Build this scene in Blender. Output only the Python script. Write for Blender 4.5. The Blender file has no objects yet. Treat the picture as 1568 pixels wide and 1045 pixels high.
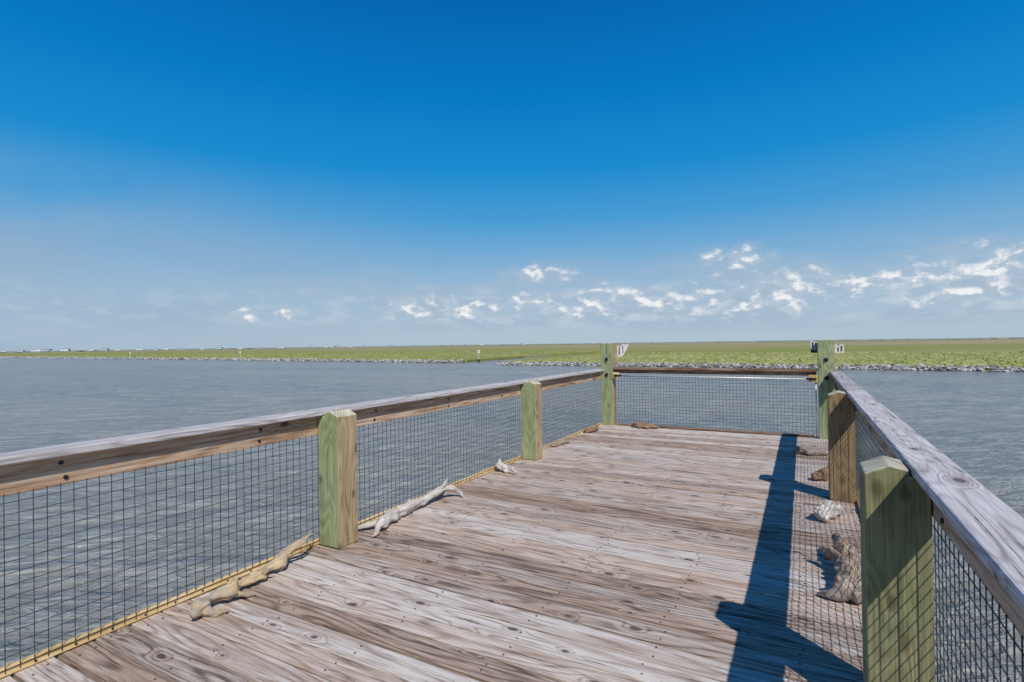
import bpy, math, random
from mathutils import Vector, Matrix, noise
random.seed(7)
S=bpy.context.scene
S.view_settings.view_transform='Standard'
try: S.view_settings.look='None'
except Exception: pass
S.view_settings.exposure=0
R=math.radians
WZ=-2.8      # water level (deck top is z=0)

# ------------------------------------------------------------ node helpers
class NT:
    def __init__(s,tree):
        s.t=tree; s.n=tree.nodes; s.l=tree.links
    def new(s,ty,**kw):
        n=s.n.new(ty)
        for k,v in kw.items(): setattr(n,k,v)
        return n
    def put(s,sock,v):
        if v is None: return
        if hasattr(v,'links') or isinstance(v,bpy.types.NodeSocket): s.l.new(v,sock)
        else: sock.default_value=v
    def m(s,op,a,b=None,c=None,clamp=False):
        n=s.new('ShaderNodeMath',operation=op,use_clamp=clamp)
        s.put(n.inputs[0],a); s.put(n.inputs[1],b); s.put(n.inputs[2],c)
        return n.outputs[0]
    def mr(s,v,a,b,c=0,d=1,smooth=True):
        n=s.new('ShaderNodeMapRange'); n.interpolation_type='SMOOTHSTEP' if smooth else 'LINEAR'
        s.put(n.inputs[0],v)
        for i,x in enumerate((a,b,c,d)): n.inputs[i+1].default_value=x
        return n.outputs[0]
    def comb(s,x,y,z=0.0):
        n=s.new('ShaderNodeCombineXYZ'); s.put(n.inputs[0],x); s.put(n.inputs[1],y); s.put(n.inputs[2],z)
        return n.outputs[0]
    def sep(s,v):
        n=s.new('ShaderNodeSeparateXYZ'); s.put(n.inputs[0],v); return n.outputs
    def noise(s,v,scale=1,detail=3,rough=.5,dist=0,dim='2D'):
        n=s.new('ShaderNodeTexNoise'); n.noise_dimensions=dim
        s.put(n.inputs['Vector'],v); n.inputs['Scale'].default_value=scale
        n.inputs['Detail'].default_value=detail; n.inputs['Roughness'].default_value=rough
        n.inputs['Distortion'].default_value=dist
        return n.outputs[0]
    def mix(s,f,a,b,mode='MIX'):
        n=s.new('ShaderNodeMix',data_type='RGBA',blend_type=mode)
        s.put(n.inputs[0],f)
        for i,x in ((6,a),(7,b)):
            if isinstance(x,(tuple,list)): x=tuple(x)+((1,) if len(x)==3 else ())
            s.put(n.inputs[i],x)
        return n.outputs[2]
    def ramp(s,v,stops,mode='LINEAR'):
        n=s.new('ShaderNodeValToRGB'); cr=n.color_ramp; cr.interpolation=mode
        while len(cr.elements)<len(stops): cr.elements.new(.5)
        for e,(p,c) in zip(cr.elements,stops):
            e.position=p; e.color=tuple(c)+(1,)
        s.put(n.inputs[0],v); return n.outputs[0]
    def bump(s,h,strength=.5,dist=.01,normal=None):
        n=s.new('ShaderNodeBump'); n.inputs['Strength'].default_value=strength
        n.inputs['Distance'].default_value=dist; s.put(n.inputs['Height'],h)
        if normal is not None: s.put(n.inputs['Normal'],normal)
        return n.outputs[0]
def newmat(name):
    mt=bpy.data.materials.new(name); mt.use_nodes=True
    t=NT(mt.node_tree); b=mt.node_tree.nodes['Principled BSDF']
    return mt,t,b
def srgb(r,g,b):
    f=lambda c:(c/255/12.92) if c/255<=.04045 else ((c/255+.055)/1.055)**2.4
    return (f(r),f(g),f(b))

def wood(name,axis,dark,mid,light,stain=None,rings=26,ring_amt=.5,knots=.6,fine=.5,bump=.5,rough=.8,stainamt=.5,bigamt=.7,cracks=.6,stretch=1.0,bvar=.3,tint=None,rpow=2.2,halo_amt=.4,ffq=150):
    mt,t,b=newmat(name)
    co=t.sep(t.new('ShaderNodeTexCoord').outputs['Object'])
    oth=[i for i in range(3) if i!=axis]
    at=t.new('ShaderNodeAttribute',attribute_name='bid').outputs['Fac']
    along=t.m('ADD',co[axis],t.m('MULTIPLY',at,13.7))
    acr=t.m('ADD',t.m('ADD',co[oth[0]],co[oth[1]]),t.m('MULTIPLY',at,7.13))
    n=t.noise(t.comb(t.m('MULTIPLY',along,.55*stretch),t.m('MULTIPLY',acr,6.0)),1,1,.4,.15)
    vk=t.new('ShaderNodeTexVoronoi',voronoi_dimensions='2D',feature='F1')
    t.put(vk.inputs['Vector'],t.comb(t.m('MULTIPLY',along,2.3),t.m('MULTIPLY',acr,4.6)))
    vk.inputs['Scale'].default_value=1
    kd=vk.outputs['Distance']
    vc=t.sep(vk.outputs['Color'])
    sel=t.m('GREATER_THAN',vc[0],1-knots)
    ksz=t.m('MULTIPLY_ADD',vc[1],1.1,.35)
    kn=t.noise(t.comb(t.m('MULTIPLY',along,22),t.m('MULTIPLY',acr,40)),1,2,.5)
    kd=t.m('ADD',kd,t.m('MULTIPLY',t.m('SUBTRACT',kn,.5),.05))
    kd=t.m('DIVIDE',kd,ksz)
    kinf=t.m('MULTIPLY',t.mr(kd,0,.30,1,0),sel)
    n2=t.m('ADD',n,t.m('MULTIPLY',t.m('MULTIPLY',kinf,kinf),.26))
    rg=t.m('MULTIPLY_ADD',t.m('SINE',t.m('MULTIPLY',n2,rings*6.283*.35)),.5,.5)
    rg=t.m('POWER',rg,rpow)
    # grain bends round the knots
    acrk=t.m('ADD',acr,t.m('MULTIPLY',kinf,.02))
    ff=t.noise(t.comb(t.m('MULTIPLY',along,5.0*stretch),t.m('MULTIPLY',acrk,ffq)),1,3,.6)
    fm=t.noise(t.comb(t.m('MULTIPLY',along,1.7*stretch),t.m('MULTIPLY',acrk,46)),1,4,.70,.15)
    big=t.noise(t.comb(t.m('MULTIPLY',along,1.6),t.m('MULTIPLY',acr,3.2)),1,5,.65,.4)
    wn=t.new('ShaderNodeTexWhiteNoise',noise_dimensions='1D'); t.put(wn.inputs['W'],at)
    v=t.m('ADD',t.m('MULTIPLY',t.m('SUBTRACT',ff,.5),fine*1.7),t.m('MULTIPLY',t.m('SUBTRACT',fm,.5),fine*1.7))
    v=t.m('ADD',v,.55)
    v=t.m('SUBTRACT',v,t.m('MULTIPLY',rg,ring_amt*.5))
    v=t.m('ADD',v,t.m('MULTIPLY',t.m('SUBTRACT',big,.5),bigamt))
    v=t.m('ADD',v,t.m('MULTIPLY',t.m('SUBTRACT',wn.outputs['Value'],.5),bvar))
    v=t.m('ADD',v,ring_amt*.13)
    col=t.ramp(v,[(0.05,dark),(.5,mid),(.95,light)])
    if tint:
        wc=t.sep(wn.outputs['Color'])
        col=t.mix(t.m('MULTIPLY',t.mr(wc[1],.35,.9),.75),col,t.mix(1.0,col,tint,'MULTIPLY'))
    if stain:
        big2=t.noise(t.comb(t.m('MULTIPLY',along,1.3),t.m('MULTIPLY',acr,8),),1,4,.6,.3)
        col=t.mix(t.m('MULTIPLY',t.mr(big2,.47,.70),stainamt),col,stain)
    ck=t.mr(fm,.33,.26,0,1)
    col=t.mix(t.m('MULTIPLY',ck,cracks),col,tuple(c*.35 for c in dark))
    core=t.m('MULTIPLY',t.mr(kd,.035,.085,1,0),sel)
    halo=t.m('MULTIPLY',t.mr(kd,.08,.2,1,0),sel)
    col=t.mix(t.m('MULTIPLY',halo,halo_amt),col,tuple(c*1.6 for c in dark))
    col=t.mix(t.m('MULTIPLY',core,.85),col,tuple(c*.5 for c in dark))
    t.put(b.inputs['Base Color'],col)
    b.inputs['Roughness'].default_value=rough
    b.inputs['Specular IOR Level'].default_value=.2
    hgt=t.m('ADD',t.m('MULTIPLY',ff,.5),t.m('ADD',t.m('MULTIPLY',fm,.8),t.m('MULTIPLY',rg,-.4)))
    hgt=t.m('SUBTRACT',hgt,t.m('MULTIPLY',ck,.6))
    t.put(b.inputs['Normal'],t.bump(hgt,bump,.004))
    return mt

M_deck=wood('weathered_deck_wood',0,(.135,.098,.076),(.415,.335,.280),(.64,.58,.525),stain=(.32,.205,.14),rings=24,ring_amt=.72,knots=.58,fine=.62,bump=.9,stainamt=.45,stretch=1.25,bvar=.55,bigamt=.34,tint=(.92,.80,.70),rpow=4.5,halo_amt=.18,ffq=210,cracks=.75)
M_cap =wood('weathered_cap_wood',1,(.17,.14,.135),(.42,.38,.375),(.60,.57,.565),rings=42,ring_amt=.6,knots=.4,fine=.5,bump=.9,bigamt=.4,rpow=3)
M_fas =wood('brown_rail_wood',1,(.15,.078,.042),(.42,.28,.18),(.62,.49,.38),rings=26,ring_amt=.5,knots=.4,fine=.55,bump=.5)
M_fasx=wood('brown_gate_wood',0,(.08,.04,.022),(.23,.13,.08),(.45,.33,.25),rings=20,ring_amt=.5,knots=.3)
M_str =wood('treated_strip_wood',1,(.34,.19,.055),(.70,.47,.20),(.84,.67,.40),rings=15,ring_amt=.3,knots=.3)
M_frm =wood('framing_wood',1,(.05,.03,.02),(.15,.10,.07),(.25,.19,.14))

def postmat(name,gfront,bside):
    mt,t,b=newmat(name)
    oc=t.new('ShaderNodeTexCoord').outputs['Object']
    co=t.sep(oc)
    nr=t.sep(t.new('ShaderNodeNewGeometry').outputs['Normal'])
    at=t.new('ShaderNodeAttribute',attribute_name='bid').outputs['Fac']
    al=t.m('ADD',co[2],t.m('MULTIPLY',at,9.3)); ac=t.m('ADD',t.m('ADD',co[0],co[1]),t.m('MULTIPLY',at,5.1))
    n=t.noise(t.comb(t.m('MULTIPLY',al,.8),t.m('MULTIPLY',ac,5)),1,2,.5,.2)
    rg=t.m('MULTIPLY_ADD',t.m('SINE',t.m('MULTIPLY',n,80)),.5,.5)
    ff=t.noise(t.comb(t.m('MULTIPLY',al,2.5),t.m('MULTIPLY',ac,110)),1,4,.65)
    big=t.noise(t.comb(t.m('MULTIPLY',al,1.6),t.m('MULTIPLY',ac,7)),1,5,.6)
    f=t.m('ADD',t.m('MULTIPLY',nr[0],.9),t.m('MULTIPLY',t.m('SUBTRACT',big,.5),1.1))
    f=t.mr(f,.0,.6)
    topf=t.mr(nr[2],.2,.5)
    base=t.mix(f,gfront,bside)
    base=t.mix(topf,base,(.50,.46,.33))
    v=t.m('ADD',t.m('MULTIPLY',ff,1.1),t.m('MULTIPLY',rg,-.30)); v=t.m('ADD',v,.60)
    v=t.m('ADD',v,t.m('MULTIPLY',t.m('SUBTRACT',big,.5),.8))
    col=t.mix(1.0,base,t.comb(v,v,v),'MULTIPLY')
    crk=t.mr(t.noise(t.comb(t.m('MULTIPLY',al,.5),t.m('MULTIPLY',ac,32)),1,3,.6),.30,.25,0,1)
    col=t.mix(t.m('MULTIPLY',crk,.7),col,(.05,.045,.025))
    kv=t.new('ShaderNodeTexVoronoi',voronoi_dimensions='2D',feature='F1'); t.put(kv.inputs['Vector'],t.comb(t.m('MULTIPLY',al,2.6),t.m('MULTIPLY',ac,5))); kv.inputs['Scale'].default_value=1
    kk=t.mr(kv.outputs['Distance'],.04,.12,1,0)
    col=t.mix(t.m('MULTIPLY',kk,.6),col,(.07,.05,.025))
    t.put(b.inputs['Base Color'],col); b.inputs['Roughness'].default_value=.75
    b.inputs['Specular IOR Level'].default_value=.2
    t.put(b.inputs['Normal'],t.bump(t.m('SUBTRACT',t.m('SUBTRACT',ff,t.m('MULTIPLY',rg,.3)),t.m('MULTIPLY',crk,.7)),.6,.004))
    return mt
M_pG=postmat('green_treated_post',(.29,.335,.17),(.38,.28,.16))
M_pN=postmat('olive_treated_post',(.225,.22,.11),(.28,.21,.115))
M_pB=postmat('brown_treated_post',(.26,.175,.09),(.33,.22,.12))

def plain(name,col,rough=.6,metal=0,var=.25,scale=8):
    mt,t,b=newmat(name)
    oc=t.new('ShaderNodeTexCoord').outputs['Object']
    n=t.noise(oc,scale,4,.6,0,'3D')
    v=t.mr(n,.25,.75,1-var,1+var)
    t.put(b.inputs['Base Color'],t.mix(1.0,col,t.comb(v,v,v),'MULTIPLY'))
    b.inputs['Roughness'].default_value=rough; b.inputs['Metallic'].default_value=metal
    return mt
M_wire=plain('black_coated_wire',(.04,.043,.047),.45)
M_nail=plain('rusty_nail',(.10,.075,.062),.6,.3)
M_metal=plain('galvanised_metal',(.62,.62,.60),.45,.3,.12)
M_bolt=plain('dark_bolt',(.04,.04,.05),.5,.6)
M_shell=plain('white_board_paint',(.75,.73,.70),.5)
M_blk=plain('black_stripe',(.03,.03,.035),.5)

# ------------------------------------------------------------ mesh helpers
class MB:
    def __init__(s): s.v=[];s.f=[];s.b=[];s.mi=[]
    def box(s,x0,x1,y0,y1,z0,z1,bid=0,mi=0,rot=None):
        o=len(s.v)
        P=[(x0,y0,z0),(x1,y0,z0),(x1,y1,z0),(x0,y1,z0),(x0,y0,z1),(x1,y0,z1),(x1,y1,z1),(x0,y1,z1)]
        s.v+=P
        for q in ((0,3,2,1),(4,5,6,7),(0,1,5,4),(1,2,6,5),(2,3,7,6),(3,0,4,7)):
            s.f.append(tuple(o+i for i in q)); s.b.append(bid); s.mi.append(mi)
    def prism_y(s,prof,y0,y1,bid=0,mi=0):
        o=len(s.v);n=len(prof)
        s.v+=[(x,y0,z) for x,z in prof]+[(x,y1,z) for x,z in prof]
        s.f.append(tuple(o+i for i in range(n))); s.f.append(tuple(o+n+i for i in reversed(range(n))))
        for i in range(n):
            j=(i+1)%n; s.f.append((o+i,o+n+i,o+n+j,o+j))
        s.b+=[bid]*(n+2); s.mi+=[mi]*(n+2)
    def cyl(s,p0,p1,r,n=8,mi=0,bid=0,r1=None):
        p0=Vector(p0);p1=Vector(p1);d=(p1-p0).normalized()
        a=d.orthogonal().normalized();c=d.cross(a);o=len(s.v)
        if r1 is None:r1=r
        for p,rr in((p0,r),(p1,r1)):
            for i in range(n):
                t=2*math.pi*i/n; s.v.append(tuple(p+a*math.cos(t)*rr+c*math.sin(t)*rr))
        for i in range(n):
            j=(i+1)%n; s.f.append((o+i,o+j,o+n+j,o+n+i))
        s.f.append(tuple(o+i for i in reversed(range(n)))); s.f.append(tuple(o+n+i for i in range(n)))
        s.b+=[bid]*(n+2); s.mi+=[mi]*(n+2)
    def obj(s,name,mats,parent=None,bevel=0,smooth=False):
        me=bpy.data.meshes.new(name); me.from_pydata(s.v,[],s.f); 
        at=me.attributes.new('bid','FLOAT','FACE'); at.data.foreach_set('value',s.b)
        for m in mats: me.materials.append(m)
        me.polygons.foreach_set('material_index',s.mi)
        if smooth: me.polygons.foreach_set('use_smooth',[True]*len(s.f))
        me.update()
        ob=bpy.data.objects.new(name,me); S.collection.objects.link(ob)
        if parent: ob.parent=parent
        if bevel:
            b=ob.modifiers.new('bevel','BEVEL'); b.width=bevel; b.segments=2; b.limit_method='ANGLE'
        return ob
def empty(name):
    e=bpy.data.objects.new(name,None); S.collection.objects.link(e); e.empty_display_size=.3; return e

# ------------------------------------------------------------ deck
deck=empty('wooden_deck')
XL,XR=-3.06,.44
Y0,Y1=-2.2,8.86
mb=MB(); nails=MB(); y=Y0; k=0
while y<Y1-.05:
    w=.139; dz=random.uniform(-.004,.003); t0=random.uniform(-.0025,.0025)
    x0=XL+random.uniform(-.012,.008); x1=XR+random.uniform(-.01,.015)
    # board with gently wandering edges, cut into short lengths
    NS=14; o=len(mb.v); yb=min(y+w,Y1); bd=k*1.37
    for i in range(NS+1):
        x=x0+(x1-x0)*i/NS
        ea=noise.noise(Vector((x*1.1,k*3.1,0)))*.004; eb=noise.noise(Vector((x*1.1,k*3.1,9)))*.004
        zz=dz+noise.noise(Vector((x*.8,k*2.2,4)))*.003
        mb.v+=[(x,y+ea,-.038+zz),(x,yb+eb,-.038+zz),(x,yb+eb,zz+t0),(x,y+ea,zz)]
    for i in range(NS):
        a=o+i*4; c2=a+4
        for j in range(4):
            jj=(j+1)%4; mb.f.append((a+j,a+jj,c2+jj,c2+j)); mb.b.append(bd); mb.mi.append(0)
    mb.f.append((o+3,o+2,o+1,o)); e=o+NS*4; mb.f.append((e,e+1,e+2,e+3)); mb.b+=[bd]*2; mb.mi+=[0]*2
    for jx in (-2.95,-2.42,-1.82,-1.22,-.62,-.02,.36):
        for q in (.28,.72):
            nx=jx+random.uniform(-.02,.02); ny=y+w*q+random.uniform(-.012,.012)
            nails.cyl((nx,ny,dz-.004),(nx,ny,dz+.0034),.0046,7)
    y+=w+random.uniform(.008,.016); k+=1
bo=mb.obj('deck_boards',[M_deck],deck,.004)
import bmesh
bm_=bmesh.new(); bm_.from_mesh(bo.data); bmesh.ops.recalc_face_normals(bm_,faces=bm_.faces); bm_.to_mesh(bo.data); bm_.free()
nails.obj('nail_heads',[M_nail],deck)
fr=MB()
for jx in (-2.95,-2.42,-1.82,-1.22,-.62,-.02,.36):
    fr.box(jx-.02,jx+.02,Y0,Y1-.02,-.26,-.05)
for yy in (-1.6,2.4,5.45,8.6): fr.box(XL+.02,XR-.02,yy-.08,yy+.08,-.5,-.265)
fr.obj('joists',[M_frm],deck)
pl=MB()
for yy in (-1.6,2.4,5.45,8.6):
    for xx in (-2.7,-1.3,.1): pl.cyl((xx,yy,-5),(xx,yy,-.505),.14,16)
pl.obj('piles',[M_pB],deck)

# ------------------------------------------------------------ railing posts
def side_post(sgn,y,depth,mat,bid,jit=0):
    inner=-2.82 if sgn<0 else .19
    X=lambda d: inner+sgn*d
    prof=[(X(0),0.002),(X(0),.912),(X(.075),.948),(X(.135),.935),(X(.135),.912),(X(.196),.912),(X(.196),0.002)]
    if sgn<0: prof=prof[::-1]
    m=MB(); m.prism_y(prof[::-1],y,y+depth,bid)
    return m.obj('railing_post',[mat],None,.006)
for i,yy in enumerate((2.63,5.71)): side_post(-1,yy,.18,M_pG,3.1+i*2.7)
side_post(-1,-.42,.18,M_pG,11.3)
side_post(1,5.37,.19,M_pB,21.7)
side_post(1,2.31,.19,M_pN,30.2)
side_post(1,-.75,.19,M_pG,41.2)
def corner(x0,x1,y0,y1,bid,h):
    m=MB(); m.box(x0,x1,y0,y1,.002,h,bid)
    for z in (.86,1.12):
        m.cyl((x0+.1,y0+.002,z),(x0+.1,y0-.012,z),.03,12,1); m.cyl((x0+.1,y0-.01,z),(x0+.1,y0-.03,z),.016,6,1)
    o=m.obj('corner_post',[M_pG,M_bolt],None,.008)
    return o
corner(-3.02,-2.82,8.66,8.85,52,1.395)
corner(.19,.40,8.66,8.86,63,1.40)

# ------------------------------------------------------------ railings
def mesh_yz(m,x,y0,y1,z0,z1,wob=.0):
    r=.0014; s=.0508
    n=int((y1-y0)/s)
    for i in range(n+1):
        y=y0+i*s
        ph=noise.noise(Vector((y*1.3,x,0)))*.006
        dy=noise.noise(Vector((y*2.1,x,5)))*.007
        m.box(x+ph-r,x+ph+r,y+dy-r,y+dy+r,z0,z1)
    z=z0+.02
    while z<z1:
        m.box(x-r*.9+.0033,x+r*.9+.0033,y0,y1,z-r,z+r); z+=s
def side_rail(sgn):
    P=empty('wooden_railing')
    inner=-2.82 if sgn<0 else .19
    def X(a,b):
        p=inner+sgn*a;q=inner+sgn*b
        return min(p,q),max(p,q)
    segs=[(-2.1,2.72),(2.724,5.80),(5.804,8.657)] if sgn<0 else [(-2.1,2.40),(2.404,5.46),(5.464,8.657)]
    c=MB();f=MB();st=MB()
    for i,(a,b) in enumerate(segs):
        x0,x1=X(.14,.287); c.box(x0,x1,a,b,.916,.952,bid=5.3*i+sgn*2.1+7)
        x0,x1=X(.20,.238); f.box(x0,x1,a+.002,b-.002,.775,.914,bid=3.3*i+sgn*2.1+17)
        x0,x1=X(.197,.235); st.box(x0,x1,a+.002,b-.002,.004,.038,bid=4.1*i+sgn+9)
    co=c.obj('top_cap',[M_cap],P,.007)
    f.obj('fascia_board',[M_fas],P,.004)
    st.obj('bottom_strip',[M_str],P,.003)
    w=MB(); mesh_yz(w,inner+sgn*.1965,-2.05,8.64,.015,.785)
    w.obj('wire_mesh',[M_wire],P)
    bl=MB()
    yy=-1.9
    while yy<8.6:
        for z in (.81,.88):
            x=inner+sgn*.2; y=yy+random.uniform(-.02,.02)
            bl.cyl((x,y,z),(x-sgn*.006,y,z),.010,10)
        yy+=1.02
    yy=-1.95
    while yy<8.6:
        x=inner+sgn*.199; bl.cyl((x,yy,.02),(x-sgn*.006,yy,.02),.005,6); yy+=.15
    bl.obj('carriage_bolts',[M_bolt],P)
side_rail(-1); side_rail(1)

# far gate
G=empty('mesh_gate')
g=MB(); gy=8.74
g.box(-2.81,.18,gy-.06,gy+.06,.945,.98,5)
g.box(-2.80,.17,gy-.015,gy+.015,.885,.942,8)
g.box(-2.77,.13,gy-.018,gy+.018,.005,.035,9)
g.obj('top_rail',[M_fasx],G,.004)
g=MB(); g.cyl((-2.815,gy-.045,.845),(.185,gy-.045,.838),.013,12)
g.cyl((.16,gy-.045,.02),(.16,gy-.045,.87),.009,10)
g.obj('metal_bar',[M_metal],G,0,True)
g=MB(); g.box(-2.817,-2.70,gy-.09,gy-.065,.80,.90,3); g.box(.07,.187,gy-.09,gy-.065,.80,.90,4)
g.obj('bracket_blocks',[M_str],G,.004)
g=MB(); g.box(-2.79,-2.66,gy-.10,gy-.092,.835,.862); g.box(.04,.165,gy-.10,gy-.092,.83,.86)
g.cyl((.10,gy-.12,.845),(.10,gy-.1,.845),.022,10); g.cyl((-2.75,gy-.12,.85),(-2.75,gy-.1,.85),.018,10)
g.obj('latch_plates',[M_bolt],G)
g=MB(); r=.0018; x=-2.79
while x<.17: g.box(x-r,x+r,gy-r,gy+r,.03,.885); x+=.05
z=.05
while z<.88: g.box(-2.79,.16,gy+.002,gy+.0055,z-r,z+r); z+=.05
g.obj('wire_mesh',[M_wire],G)

# small reflector boards hung on the outer side of the corner posts
def refl(name,poly,y,stripes):
    m=MB(); m.prism_y(poly,y,y+.022)
    for (a,b,z0,z1) in stripes: m.box(a,b,y-.006,y-.002,z0,z1,mi=1)
    return m.obj(name,[M_shell,M_blk],None,.002)
refl('reflector_board',[(-2.80,1.13),(-2.70,1.17),(-2.62,1.30),(-2.60,1.385),(-2.66,1.36),(-2.71,1.375),(-2.75,1.33),(-2.80,1.345)],8.875,[(-2.765,-2.75,1.2,1.33),(-2.70,-2.69,1.22,1.34)])
refl('reflector_board',[(.105,1.21),(.52,1.21),(.52,1.33),(.47,1.335),(.46,1.30),(.42,1.33),(.2,1.375),(.15,1.37),(.105,1.395)],8.885,[(.125,.14,1.24,1.37),(.165,.18,1.24,1.36),(.44,.455,1.23,1.29),(.48,.495,1.23,1.31),(.105,.185,1.21,1.25)])

# ------------------------------------------------------------ driftwood
def driftmat(name,c0,c1,c2,c3,amt=.55):
    mt,t,b=newmat(name)
    oc=t.new('ShaderNodeTexCoord').outputs['Object']
    n=t.noise(oc,9,5,.65,.6,'3D')
    at=t.new('ShaderNodeAttribute',attribute_name='uvr').outputs['Vector']
    u=t.sep(at)
    f=t.noise(t.comb(t.m('MULTIPLY',u[0],9),t.m('MULTIPLY',u[1],2.2),u[2]),1,5,.7,.5,'3D')
    f2=t.noise(t.comb(t.m('MULTIPLY',u[0],26),t.m('MULTIPLY',u[1],3),u[2]),1,3,.6,.3,'3D')
    v=t.m('ADD',t.m('MULTIPLY',f2,.45),t.m('MULTIPLY',f,.6))
    col=t.ramp(v,[(.34,c0),(.50,c1),(.72,c2)])
    col=t.mix(t.m('MULTIPLY',t.mr(n,.46,.62),amt),col,c3)
    t.put(b.inputs['Base Color'],col)
    b.inputs['Roughness'].default_value=.85; b.inputs['Specular IOR Level'].default_value=.15
    t.put(b.inputs['Normal'],t.bump(v,.9,.01))
    return mt
D_tan=driftmat('tan_driftwood',(.15,.09,.045),(.52,.38,.22),(.70,.58,.40),(.38,.33,.28),.75)
D_wht=driftmat('bleached_driftwood',(.14,.11,.09),(.55,.50,.45),(.76,.73,.68),(.40,.33,.26),.45)
D_gry=driftmat('grey_brown_driftwood',(.07,.045,.03),(.33,.26,.20),(.55,.49,.42),(.25,.15,.08),.85)
D_brn=driftmat('brown_driftwood',(.05,.025,.014),(.23,.13,.075),(.42,.29,.18),(.30,.24,.19))
def drift(mat,branches,seed,flat=1.0,rough=.42):
    m=MB(); NR=26; UV=[]
    for bi,pts in enumerate(branches):
        P=[Vector(p[:3]) for p in pts]; Q=[p[3] for p in pts]
        sam=[]
        for i in range(len(P)-1):
            p0=P[max(i-1,0)];p1=P[i];p2=P[i+1];p3=P[min(i+2,len(P)-1)]
            for k in range(10):
                t=k/10
                c=.5*((2*p1)+(p2-p0)*t+(2*p0-5*p1+4*p2-p3)*t*t+(3*p1-p0-3*p2+p3)*t**3)
                c=c+Vector((noise.noise(c*14+Vector((seed,0,0))),noise.noise(c*14+Vector((0,seed,0))),0))*.014
                ts=t*t*(3-2*t)
                sam.append((c,Q[i]*(1-ts)+Q[i+1]*ts))
        sam.append((P[-1],Q[-1]))
        o=len(m.v); n=len(sam); ln=0
        for i,(c,r) in enumerate(sam):
            d=(sam[min(i+1,n-1)][0]-sam[max(i-1,0)][0]).normalized()
            if i: ln+=(c-sam[i-1][0]).length
            a=d.cross(Vector((0,0,1)))
            if a.length<.05:a=Vector((1,0,0))
            a.normalize(); e=a.cross(d)
            rr=r*(.6 if i in(0,n-1) else .85 if i in(1,n-2) else 1)
            for j in range(NR):
                th=2*math.pi*j/NR
                off=a*math.cos(th)+e*math.sin(th)*flat
                tw=th+ln*4
                g=noise.noise(Vector((math.cos(tw)*2.0+seed,math.sin(tw)*2.0,ln*3+bi)))
                g2=noise.noise(Vector((math.cos(tw)*5+seed,math.sin(tw)*5,ln*4+bi)))
                g3=max(0,noise.noise(c*22+off*1.2+Vector((0,seed,3)))-.15)*1.6
                k=1+rough*noise.noise(c*13+off*.9+Vector((seed,0,0)))*1.1+rough*g*.8-abs(g2)*rough*.35+g3*rough*1.6
                p=c+off*rr*max(k,.4)
                p.z=max(p.z,.001)
                m.v.append(tuple(p)); UV+=[th/6.283*2 if th<math.pi else (6.283-th)/6.283*2,ln*3,seed+bi*3.0]
        for i in range(n-1):
            for j in range(NR):
                jj=(j+1)%NR
                m.f.append((o+i*NR+j,o+i*NR+jj,o+(i+1)*NR+jj,o+(i+1)*NR+j))
        m.f.append(tuple(o+j for j in reversed(range(NR)))); m.f.append(tuple(o+(n-1)*NR+j for j in range(NR)))
    m.b=[0]*len(m.f); m.mi=[0]*len(m.f)
    ob=m.obj('driftwood',[mat],None,0,True)
    a=ob.data.attributes.new('uvr','FLOAT_VECTOR','POINT'); a.data.foreach_set('vector',UV)
    return ob
drift(D_tan,[[(-2.75,1.58,.04,.016),(-2.78,1.64,.045,.038),(-2.83,1.72,.04,.022),(-2.80,1.82,.055,.038),(-2.86,1.92,.04,.018),(-2.85,2.04,.045,.027),(-2.91,2.12,.04,.018),(-2.88,2.21,.055,.036),(-2.93,2.30,.10,.015),(-2.89,2.38,.125,.014),(-2.93,2.50,.15,.004)],
             [(-2.78,1.64,.04,.028),(-2.72,1.68,.022,.014),(-2.68,1.74,.012,.005)],[(-2.80,1.82,.05,.022),(-2.75,1.87,.025,.010),(-2.72,1.92,.010,.004)],
             [(-2.90,2.24,.08,.018),(-2.85,2.36,.135,.008),(-2.87,2.43,.155,.003)],[(-2.80,1.84,.07,.018),(-2.78,1.86,.12,.006)],[(-2.85,2.04,.05,.016),(-2.80,2.10,.08,.004)]],1,1,.42)
drift(D_wht,[[(-2.80,2.98,.04,.018),(-2.84,3.08,.055,.040),(-2.88,3.3,.055,.041),(-2.90,3.55,.055,.038),(-2.90,3.75,.07,.032),(-2.92,3.98,.11,.016),(-2.97,4.12,.14,.004)],
             [(-2.9,3.7,.07,.03),(-2.86,3.95,.10,.022),(-2.78,4.05,.05,.014),(-2.74,4.03,.01,.007)],
             [(-2.84,3.05,.05,.03),(-2.78,2.95,.02,.014),(-2.77,2.9,.01,.005)],[(-2.86,3.1,.05,.03),(-2.94,2.98,.03,.013),(-2.97,2.93,.03,.004)],
             [(-2.89,3.85,.09,.014),(-2.83,3.92,.15,.004)]],5,1,.36)
drift(D_wht,[[(-2.99,5.10,.07,.03),(-2.95,5.08,.055,.045),(-2.86,5.04,.035,.045),(-2.76,5.02,.03,.035),(-2.70,5.0,.02,.015)],[(-2.95,5.08,.05,.03),(-2.98,5.12,.12,.012)]],9)
drift(D_gry,[[(-2.99,6.52,.02,.014),(-2.94,6.65,.035,.035),(-2.93,6.85,.035,.04),(-2.93,7.02,.03,.015)]],13)
drift(D_brn,[[(-2.97,7.74,.035,.03),(-2.92,7.9,.04,.045),(-2.90,8.05,.04,.04),(-2.92,8.1,.1,.02)]],17)
drift(D_brn,[[(-2.50,8.63,.03,.02),(-2.40,8.6,.04,.055),(-2.2,8.58,.04,.06),(-2.04,8.6,.03,.02)]],21,.7)
drift(D_gry,[[(-.14,7.45,.07,.02),(-.06,7.42,.05,.04),(.06,7.38,.035,.045),(.18,7.4,.03,.03),(.26,7.44,.02,.015)]],25,.8)
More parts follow.
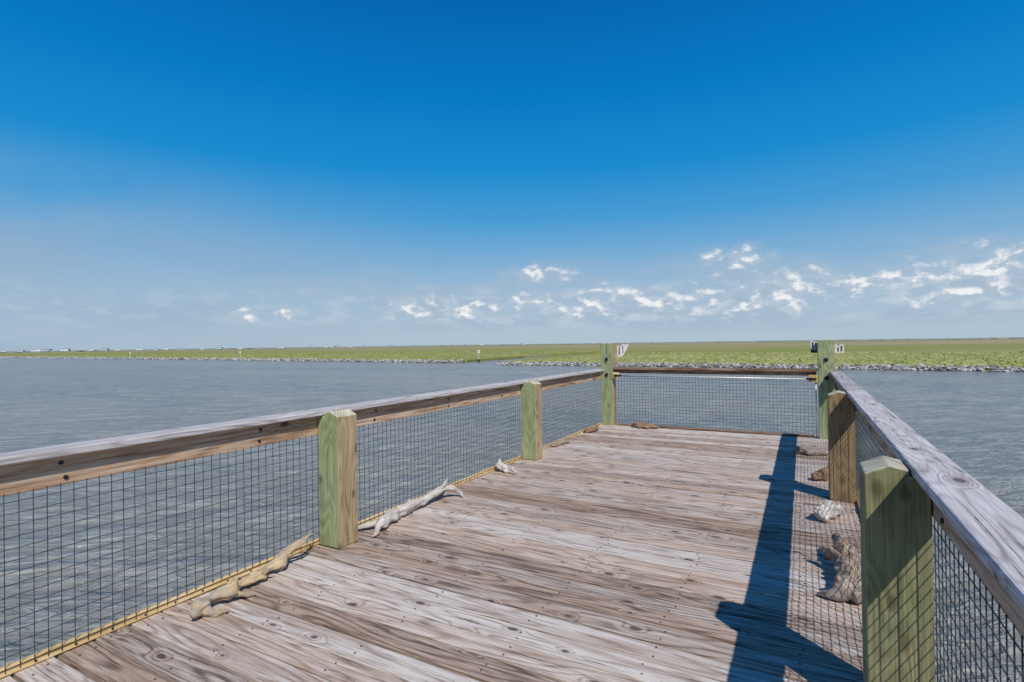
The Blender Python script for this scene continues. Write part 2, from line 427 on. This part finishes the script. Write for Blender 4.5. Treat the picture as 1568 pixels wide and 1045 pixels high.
drift(D_brn,[[(.08,6.02,.03,.025),(.14,6.1,.05,.05),(.24,6.2,.06,.05),(.3,6.26,.04,.02)]],29)
drift(D_wht,[[(.09,4.70,.04,.03),(.12,4.76,.055,.055),(.18,4.86,.06,.055),(.24,4.98,.04,.03)],[(.12,4.76,.06,.03),(.07,4.72,.10,.012)]],33)
# one forked root with a broken brown end
drift(D_gry,[[(.18,3.30,.06,.05),(.20,3.42,.065,.054),(.21,3.55,.07,.048),(.22,3.72,.10,.047),(.20,3.9,.12,.040),(.15,3.99,.13,.018)],
             [(.2,3.68,.09,.04),(.13,3.75,.11,.026),(.07,3.80,.10,.008)],[(.2,3.85,.11,.03),(.14,3.86,.06,.02),(.1,3.87,.02,.008)],
             [(.20,3.34,.05,.045),(.28,3.36,.05,.04),(.33,3.42,.03,.015)],[(.17,3.33,.05,.04),(.10,3.31,.03,.02),(.05,3.34,.015,.006)]],37,1,.4)

# ------------------------------------------------------------ water
mt,t,b=newmat('murky_bay_water')
pos=t.new('ShaderNodeNewGeometry').outputs['Position']; p=t.sep(pos)
rx=t.m('ADD',t.m('MULTIPLY',p[0],.8),t.m('MULTIPLY',p[1],.6)); ry=t.m('SUBTRACT',t.m('MULTIPLY',p[1],.8),t.m('MULTIPLY',p[0],.6))
w1=t.noise(t.comb(t.m('MULTIPLY',rx,1.5),t.m('MULTIPLY',ry,3.6)),1,4,.65,.6)
w2=t.noise(t.comb(t.m('MULTIPLY',rx,.34),t.m('MULTIPLY',ry,.85)),1,3,.5,.3)
w3=t.noise(t.comb(t.m('MULTIPLY',rx,.07),t.m('MULTIPLY',ry,.22)),1,4,.6,.3)
patch=t.noise(t.comb(t.m('MULTIPLY',p[0],.014),t.m('MULTIPLY',p[1],.06)),1,5,.65,.4)
hh=t.m('ADD',t.m('ADD',w1,t.m('MULTIPLY',w2,1.6)),t.m('MULTIPLY',w3,3.0))
t.put(b.inputs['Normal'],t.bump(hh,1.0,.28))
crest=t.mr(t.m('ADD',t.m('MULTIPLY',w1,.65),t.m('MULTIPLY',w2,.35)),.44,.61)
colr=t.mix(t.mr(patch,.38,.62),(.150,.170,.170),(.225,.22,.195))
colr=t.mix(t.m('MULTIPLY',crest,.8),colr,(.35,.35,.32))
t.put(b.inputs['Base Color'],colr)
b.inputs['Roughness'].default_value=.2
b.inputs['IOR'].default_value=1.33
b.inputs['Specular IOR Level'].default_value=.5
w=MB(); E=9000; w.v=[(-E,-E,WZ),(E,-E,WZ),(E,E,WZ),(-E,E,WZ)]; w.f=[(0,1,2,3)]; w.b=[0]; w.mi=[0]
w.obj('water',[mt])

# ------------------------------------------------------------ marsh land
LZ=WZ+.55
shore=[(900,60),(300,76),(120,82),(60,83.5),(23,85),(6,87.5),(-22,90.5),(-40,92),(-54,93),(-57,97),(-62,140),(-64,200),(-72,200),(-73,140),(-70,104),(-74,101),(-120,107),(-168,112),(-300,126),(-453,141),(-900,190),(-1600,260),(-4500,500)]
mt,t,b=newmat('marsh_grass_ground')
p=t.sep(t.new('ShaderNodeNewGeometry').outputs['Position'])
s1=t.noise(t.comb(t.m('MULTIPLY',p[0],.008),t.m('MULTIPLY',p[1],.035)),1,5,.6,.5)
s2=t.noise(t.comb(t.m('MULTIPLY',p[0],.12),t.m('MULTIPLY',p[1],.3)),1,5,.6,.2)
s3=t.noise(t.comb(t.m('MULTIPLY',p[0],.0022),t.m('MULTIPLY',p[1],.010)),1,5,.6,.6)
base=t.mix(t.mr(s2,.3,.7),(.195,.22,.05),(.265,.28,.08))
base=t.mix(t.m('MULTIPLY',t.mr(s1,.46,.66),.7),base,(.32,.27,.13))
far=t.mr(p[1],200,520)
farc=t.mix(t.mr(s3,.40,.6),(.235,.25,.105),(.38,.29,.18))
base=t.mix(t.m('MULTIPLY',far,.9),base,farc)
vfar_haze=t.mr(p[1],900,3500)
base=t.mix(vfar_haze,base,(.27,.29,.28))  # distance haze painted into the ground colour, paler toward the horizon
t.put(b.inputs['Base Color'],base); b.inputs['Roughness'].default_value=.95; b.inputs['Specular IOR Level'].default_value=.05
me=MB()
FY=8800
n=len(shore)
for x,y in shore: me.v.append((x,y,WZ-.3))
for x,y in shore: me.v.append((x,y+1.6,LZ))
for x,y in shore: me.v.append((x*(6 if abs(x)>800 else 1),FY,LZ))
for i in range(n-1):
    me.f.append((i,i+1,n+i+1,n+i)); 
top=[n+i for i in range(n)]+[2*n+n-1,2*n]
me.f.append(tuple(reversed(top)))
me.b=[0]*len(me.f); me.mi=[0]*len(me.f)
me.obj('marsh_land',[mt])

def shore_pt(s,L,acc):
    for i in range(len(acc)-1):
        if acc[i+1]>=s:
            tt=(s-acc[i])/(acc[i+1]-acc[i]); a=L[i];c=L[i+1]
            return a[0]+(c[0]-a[0])*tt,a[1]+(c[1]-a[1])*tt
    return L[-1]
def ico():
    ph=(1+5**.5)/2
    v=[Vector(q).normalized() for q in [(-1,ph,0),(1,ph,0),(-1,-ph,0),(1,-ph,0),(0,-1,ph),(0,1,ph),(0,-1,-ph),(0,1,-ph),(ph,0,-1),(ph,0,1),(-ph,0,-1),(-ph,0,1)]]
    f=[(0,11,5),(0,5,1),(0,1,7),(0,7,10),(0,10,11),(1,5,9),(5,11,4),(11,10,2),(10,7,6),(7,1,8),(3,9,4),(3,4,2),(3,2,6),(3,6,8),(3,8,9),(4,9,5),(2,4,11),(6,2,10),(8,6,7),(9,8,1)]
    return v,f
IV,IF=ico()
rk=MB()
def rocks(L,dens,size):
    acc=[0]
    for a,c in zip(L,L[1:]): acc.append(acc[-1]+math.dist(a,c))
    for _ in range(int(acc[-1]*dens)):
        x,y=shore_pt(random.uniform(0,acc[-1]),L,acc)
        u=random.random(); yy=y-.3+u*2.0; z=WZ+.05+u*.55
        s=size*random.uniform(.5,1.3)
        o=len(rk.v); sx,sy,sz=s*random.uniform(.8,1.4),s*random.uniform(.7,1.2),s*random.uniform(.5,.85)
        a=random.uniform(0,6.28); ca,sa=math.cos(a),math.sin(a); bb=random.random()
        for v in IV:
            k=random.uniform(.75,1.2); px,py=v.x*sx*k,v.y*sy*k
            rk.v.append((x+px*ca-py*sa,yy+px*sa+py*ca,z+v.z*sz*k))
        for q in IF: rk.f.append(tuple(o+i for i in q)); rk.b.append(bb); rk.mi.append(0)
rocks([(150,81),(60,83.5),(23,85),(6,87.5),(-22,90.5),(-40,92),(-54,93),(-57,97)],18,.26)
rocks([(-70,104),(-74,101),(-120,107),(-168,112)],10,.32)
rocks([(-168,112),(-300,126),(-453,141),(-620,160)],5,.44)
mt,t,b=newmat('riprap_stone')
at=t.new('ShaderNodeAttribute',attribute_name='bid').outputs['Fac']
t.put(b.inputs['Base Color'],t.ramp(at,[(0,(.09,.085,.08)),(.45,(.27,.26,.24)),(1,(.52,.51,.48))]))
b.inputs['Roughness'].default_value=.9
rk.obj('riprap_rocks',[mt])
# marsh grass tufts
gm=MB()
def grass(x0,x1,count,dmax):
    for _ in range(count):
        x=random.uniform(x0,x1)
        yb=None
        for a,c in zip(shore,shore[1:]):
            if c[0]<=x<=a[0] and a[0]!=c[0] and abs(a[0]-c[0])>1.5:
                yb=a[1]+(c[1]-a[1])*(x-a[0])/(c[0]-a[0])
        if yb is None or -76<x<-53: continue
        y=yb+2.0+dmax*random.random()**2.0
        h=random.uniform(.08,.26); bb=random.random()
        for _ in range(3):
            a=random.uniform(0,math.pi); r=random.uniform(.15,.45); dx,dy=math.cos(a)*r,math.sin(a)*r
            cx,cy=x+random.uniform(-.5,.5),y+random.uniform(-.5,.5); o=len(gm.v)
            gm.v+=[(cx-dx,cy-dy,LZ-.02),(cx+dx,cy+dy,LZ-.02),(cx+dx*.6+random.uniform(-.1,.1),cy+.2,LZ+h*random.uniform(.5,1)),(cx-dx*.5,cy+dy*.2+.2,LZ+h)]
            gm.f.append((o,o+1,o+2,o+3)); gm.b.append(bb); gm.mi.append(0)
grass(-54,150,6000,90); grass(-480,-76,4500,120)
mt,t,b=newmat('marsh_grass_blades')
at=t.new('ShaderNodeAttribute',attribute_name='bid').outputs['Fac']
t.put(b.inputs['Base Color'],t.ramp(at,[(0,(.22,.25,.065)),(.6,(.29,.31,.10)),(1,(.37,.33,.16))]))
b.inputs['Roughness'].default_value=.9
gm.obj('marsh_grass',[mt])

# distant shrubs at the horizon
sh=MB()
for _ in range(1100):
    az=R(random.uniform(-80,30)); D=random.uniform(1500,3300)
    x,y=math.sin(az)*D,math.cos(az)*D
    if y<320: y=320+random.uniform(0,400)
    s=random.uniform(1.2,3.4); L=random.uniform(6,28); o=len(sh.v)
    for v in IV:
        k=random.uniform(.7,1.2); sh.v.append((x+v.x*L*k,y+v.y*L*.5,LZ+v.z*s*k+.3))
    bb=random.random()
    for q in IF: sh.f.append(tuple(o+i for i in q)); sh.b.append(bb); sh.mi.append(0)
mt,t,b=newmat('hazed_shrub_foliage')
at=t.new('ShaderNodeAttribute',attribute_name='bid').outputs['Fac']
t.put(b.inputs['Base Color'],t.ramp(at,[(0,(.17,.21,.20)),(1,(.28,.30,.25))]))  # pale blue-grey greens carry painted aerial haze
b.inputs['Roughness'].default_value=1
sh.obj('distant_shrubs',[mt])

# distant beach houses
M_wall=plain('hazed_house_wall',(.62,.65,.68),.8,0,.2,.1); M_wal2=plain('hazed_house_wall_blue',(.42,.50,.58),.8,0,.2,.1)  # aerial haze put into the pale bluish wall, roof and window colours
M_roof=plain('hazed_house_roof',(.38,.42,.47),.8); M_win=plain('hazed_house_window',(.15,.18,.22),.3)
def house(mw):
    m=MB(); w,d,h=6,5,4.5
    for x in(-5,0,5):
        for y in(-4,4): m.box(x-.2,x+.2,y-.2,y+.2,0,2,mi=0)
    m.box(-w,w,-d,d,2,2+h,mi=0)
    m.prism_y([(-w-.6,2+h+.01),(w+.6,2+h+.01),(0,2+h+3)],-d-.5,d+.5,mi=1)
    for x in(-4,-1.3,1.3,4): m.box(x-.6,x+.6,-d-.05,-d+.02,3.4,5.2,mi=2)
    m.box(-w,w,-d-2,-d-.06,1.8,2,mi=0)
    me=m.obj('beach_house',[mw,M_roof,M_win]); return me
ref=[house(M_wall),house(M_wal2)]
azs=[-72.6,-71.5,-70.6,-69.9,-68.8,-68.2,-67.1,-66.2,-65.4,-64.9,-63.8,-62.6,-61.9,-60.7,-59,-57.6,-55.9,-54,-52.2,-49.4,-48.1,-46.9,-45.7,-44.2,-42.9,-41.6,-40.2,-39.1,-37.8,-36.3,-34.9,-33.6,-32,-29.8,-27.5]
for i,a in enumerate(azs):
    o=ref[i] if i<2 else bpy.data.objects.new('beach_house',ref[i%2].data)
    if i>=2: S.collection.objects.link(o)
    D=random.uniform(1500,2200) if a<-50 else random.uniform(2400,3200)
    x,y=math.sin(R(a))*D,math.cos(R(a))*D
    o.location=(x,y,LZ); s=random.uniform(.7,1.25); o.scale=(s*random.uniform(1,1.5),s,s); o.rotation_euler=(0,0,R(random.uniform(20,70)))

# channel markers
M_sign=plain('marker_white',(.75,.75,.72),.6); 
def marker(x,y,h):
    m=MB(); m.cyl((0,0,-.5),(0,0,h*.85),.045,8,0)
    s=h*.14; m.box(-s,s,-.1,-.074,h-2*s,h,mi=0); m.box(-s*.4,s*.4,-.13,-.104,h-1.3*s,h-.7*s,mi=1)
    m.box(-.25,.25,-.25,.25,-.5,.1,mi=1)
    o=m.obj('channel_marker',[M_sign,M_bolt],None); o.location=(x,y,LZ); o.rotation_euler=(0,0,R(25))
marker(-68.0,107.5,2.3); marker(-171,116,2.4); marker(-268,128,2.4)

# ------------------------------------------------------------ world
W=bpy.data.worlds.new('World'); S.world=W; W.use_nodes=True
try:
    W.cycles.sampling_method='MANUAL'; W.cycles.sample_map_resolution=256
except Exception: pass
t=NT(W.node_tree); bg=W.node_tree.nodes['Background']
d=t.new('ShaderNodeTexCoord').outputs['Generated']; q=t.sep(d)
sky=t.new('ShaderNodeTexSky'); sky.sky_type='NISHITA'; sky.sun_disc=False
sky.sun_elevation=R(48); sky.sun_rotation=R(132); sky.altitude=0
el=t.m('MULTIPLY',t.m('ARCSINE',q[2]),57.2958); az=t.m('MULTIPLY',t.m('ARCTAN2',q[0],q[1]),57.2958)
cl=[0,2,5,9,13,18,25,33,90]
cc=[srgb(176,195,209),srgb(174,195,212),srgb(158,188,213),srgb(122,173,213),srgb(72,156,212),srgb(24,139,208),srgb(0,121,197),srgb(0,101,178),srgb(8,70,138)]
base=t.ramp(t.m('DIVIDE',el,90),[(e/90,c) for e,c in zip(cl,cc)])
nsk=t.mix(1.0,sky.outputs[0],(.10,.10,.10),'MULTIPLY')
base=t.mix(.02,base,nsk)
# thin high haze to the left
hz=t.noise(t.comb(t.m('MULTIPLY',az,.035),t.m('MULTIPLY',el,.12)),1,5,.6,.5)
hm=t.m('MULTIPLY',t.mr(az,-30,-72,0,1),t.m('MULTIPLY',t.mr(el,18,8,0,1),t.mr(hz,.15,.6)))
base=t.mix(t.m('MULTIPLY',hm,.6),base,srgb(146,173,200))
clouds=[(-26.5,4.6,1.7,.65),(-.7,4.7,3.0,1.4),(-5.6,8.0,2.2,.9),(13.9,5.7,3.6,1.2),(8.5,5.2,2.8,1.0),(-38.8,3.9,2.1,.9),(-33.2,3.9,2.5,.8),(-55.4,3.1,1.2,.45),(-52,3.4,.9,.35),(-17.8,5.1,2.6,.75),(-9.9,4.3,2.8,1.0),(4.3,4.9,2.2,.7),(11.5,3.7,3.2,.8),(-21,3.8,3.0,.75),(-14,4.3,2.2,.7),(-4.5,3.4,2.4,.6),(-25.5,7.4,2.4,.7)]
M=None
for a0,e0,wa,wb in clouds:
    dx=t.m('DIVIDE',t.m('SUBTRACT',az,a0),wa*1.25); dy=t.m('DIVIDE',t.m('SUBTRACT',el,e0),wb*1.25)
    dd=t.m('ADD',t.m('MULTIPLY',dx,dx),t.m('MULTIPLY',dy,dy))
    mm=t.m('SUBTRACT',1.0,t.m('SQRT',dd))
    M=mm if M is None else t.m('MAXIMUM',M,mm)
def cn(off): return t.noise(t.comb(t.m('MULTIPLY',t.m('ADD',az,off*.6),.55),t.m('MULTIPLY',t.m('ADD',el,off),.85)),1,6,.56,.1)
n0=cn(0); n1=cn(.45)
gate=t.mr(M,-1.3,-.2)
dens=t.m('ADD',t.m('MULTIPLY',t.m('MAXIMUM',M,-1.6),.6),t.m('MULTIPLY',t.m('SUBTRACT',n0,.5),2.4))
soft=t.m('MULTIPLY',t.mr(dens,-.75,.5),gate)
D=t.m('MULTIPLY',t.mr(dens,-.05,.80),gate)
lit=t.mr(t.m('SUBTRACT',n0,n1),-.08,.12)
# soft cloud bank near the horizon, two depths
bk=t.noise(t.comb(t.m('MULTIPLY',az,.10),t.m('MULTIPLY',el,.42)),1,6,.6,.3)
bk2=t.noise(t.comb(t.m('MULTIPLY',az,.33),t.m('MULTIPLY',el,.95),0),1,6,.6,.2)
azm=t.mr(az,-66,-12,.3,1)
bm=t.m('MULTIPLY',t.m('MULTIPLY',t.mr(el,.3,2.2),t.mr(el,10.5,4.5)),t.m('MULTIPLY',azm,t.mr(bk,.33,.60)))
base=t.mix(t.m('MULTIPLY',bm,.85),base,srgb(163,184,205))
bm2=t.m('MULTIPLY',t.m('MULTIPLY',t.mr(el,1.2,3.0),t.mr(el,7.2,4.2)),t.m('MULTIPLY',azm,t.mr(bk2,.46,.66)))
base=t.mix(t.m('MULTIPLY',bm2,.75),base,srgb(200,212,222))
base=t.mix(t.m('MULTIPLY',soft,.55),base,srgb(172,190,208))
ccol=t.mix(lit,srgb(180,194,210),srgb(246,247,247))
base=t.mix(t.m('MULTIPLY',D,.88),base,ccol)
t.put(bg.inputs['Color'],base); bg.inputs['Strength'].default_value=1.0

# sun
L=bpy.data.lights.new('sun','SUN'); L.energy=4.1; L.angle=R(.5); L.color=(1,.95,.87)
so=bpy.data.objects.new('sun',L); S.collection.objects.link(so)
so.rotation_euler=Vector((-.66,.60,-1)).to_track_quat('-Z','Y').to_euler(); so.location=(20,-20,30)

# camera
c=bpy.data.cameras.new('camera'); co=bpy.data.objects.new('camera',c); S.collection.objects.link(co)
c.lens=18.64; c.sensor_width=36; c.clip_start=.05; c.clip_end=30000
Rm=Matrix.Rotation(R(28.7),4,'Z')@Matrix.Rotation(R(90.33),4,'X')@Matrix.Rotation(R(-.8),4,'Z')
co.matrix_world=Matrix.Translation((0,0,1.4))@Rm
S.camera=co
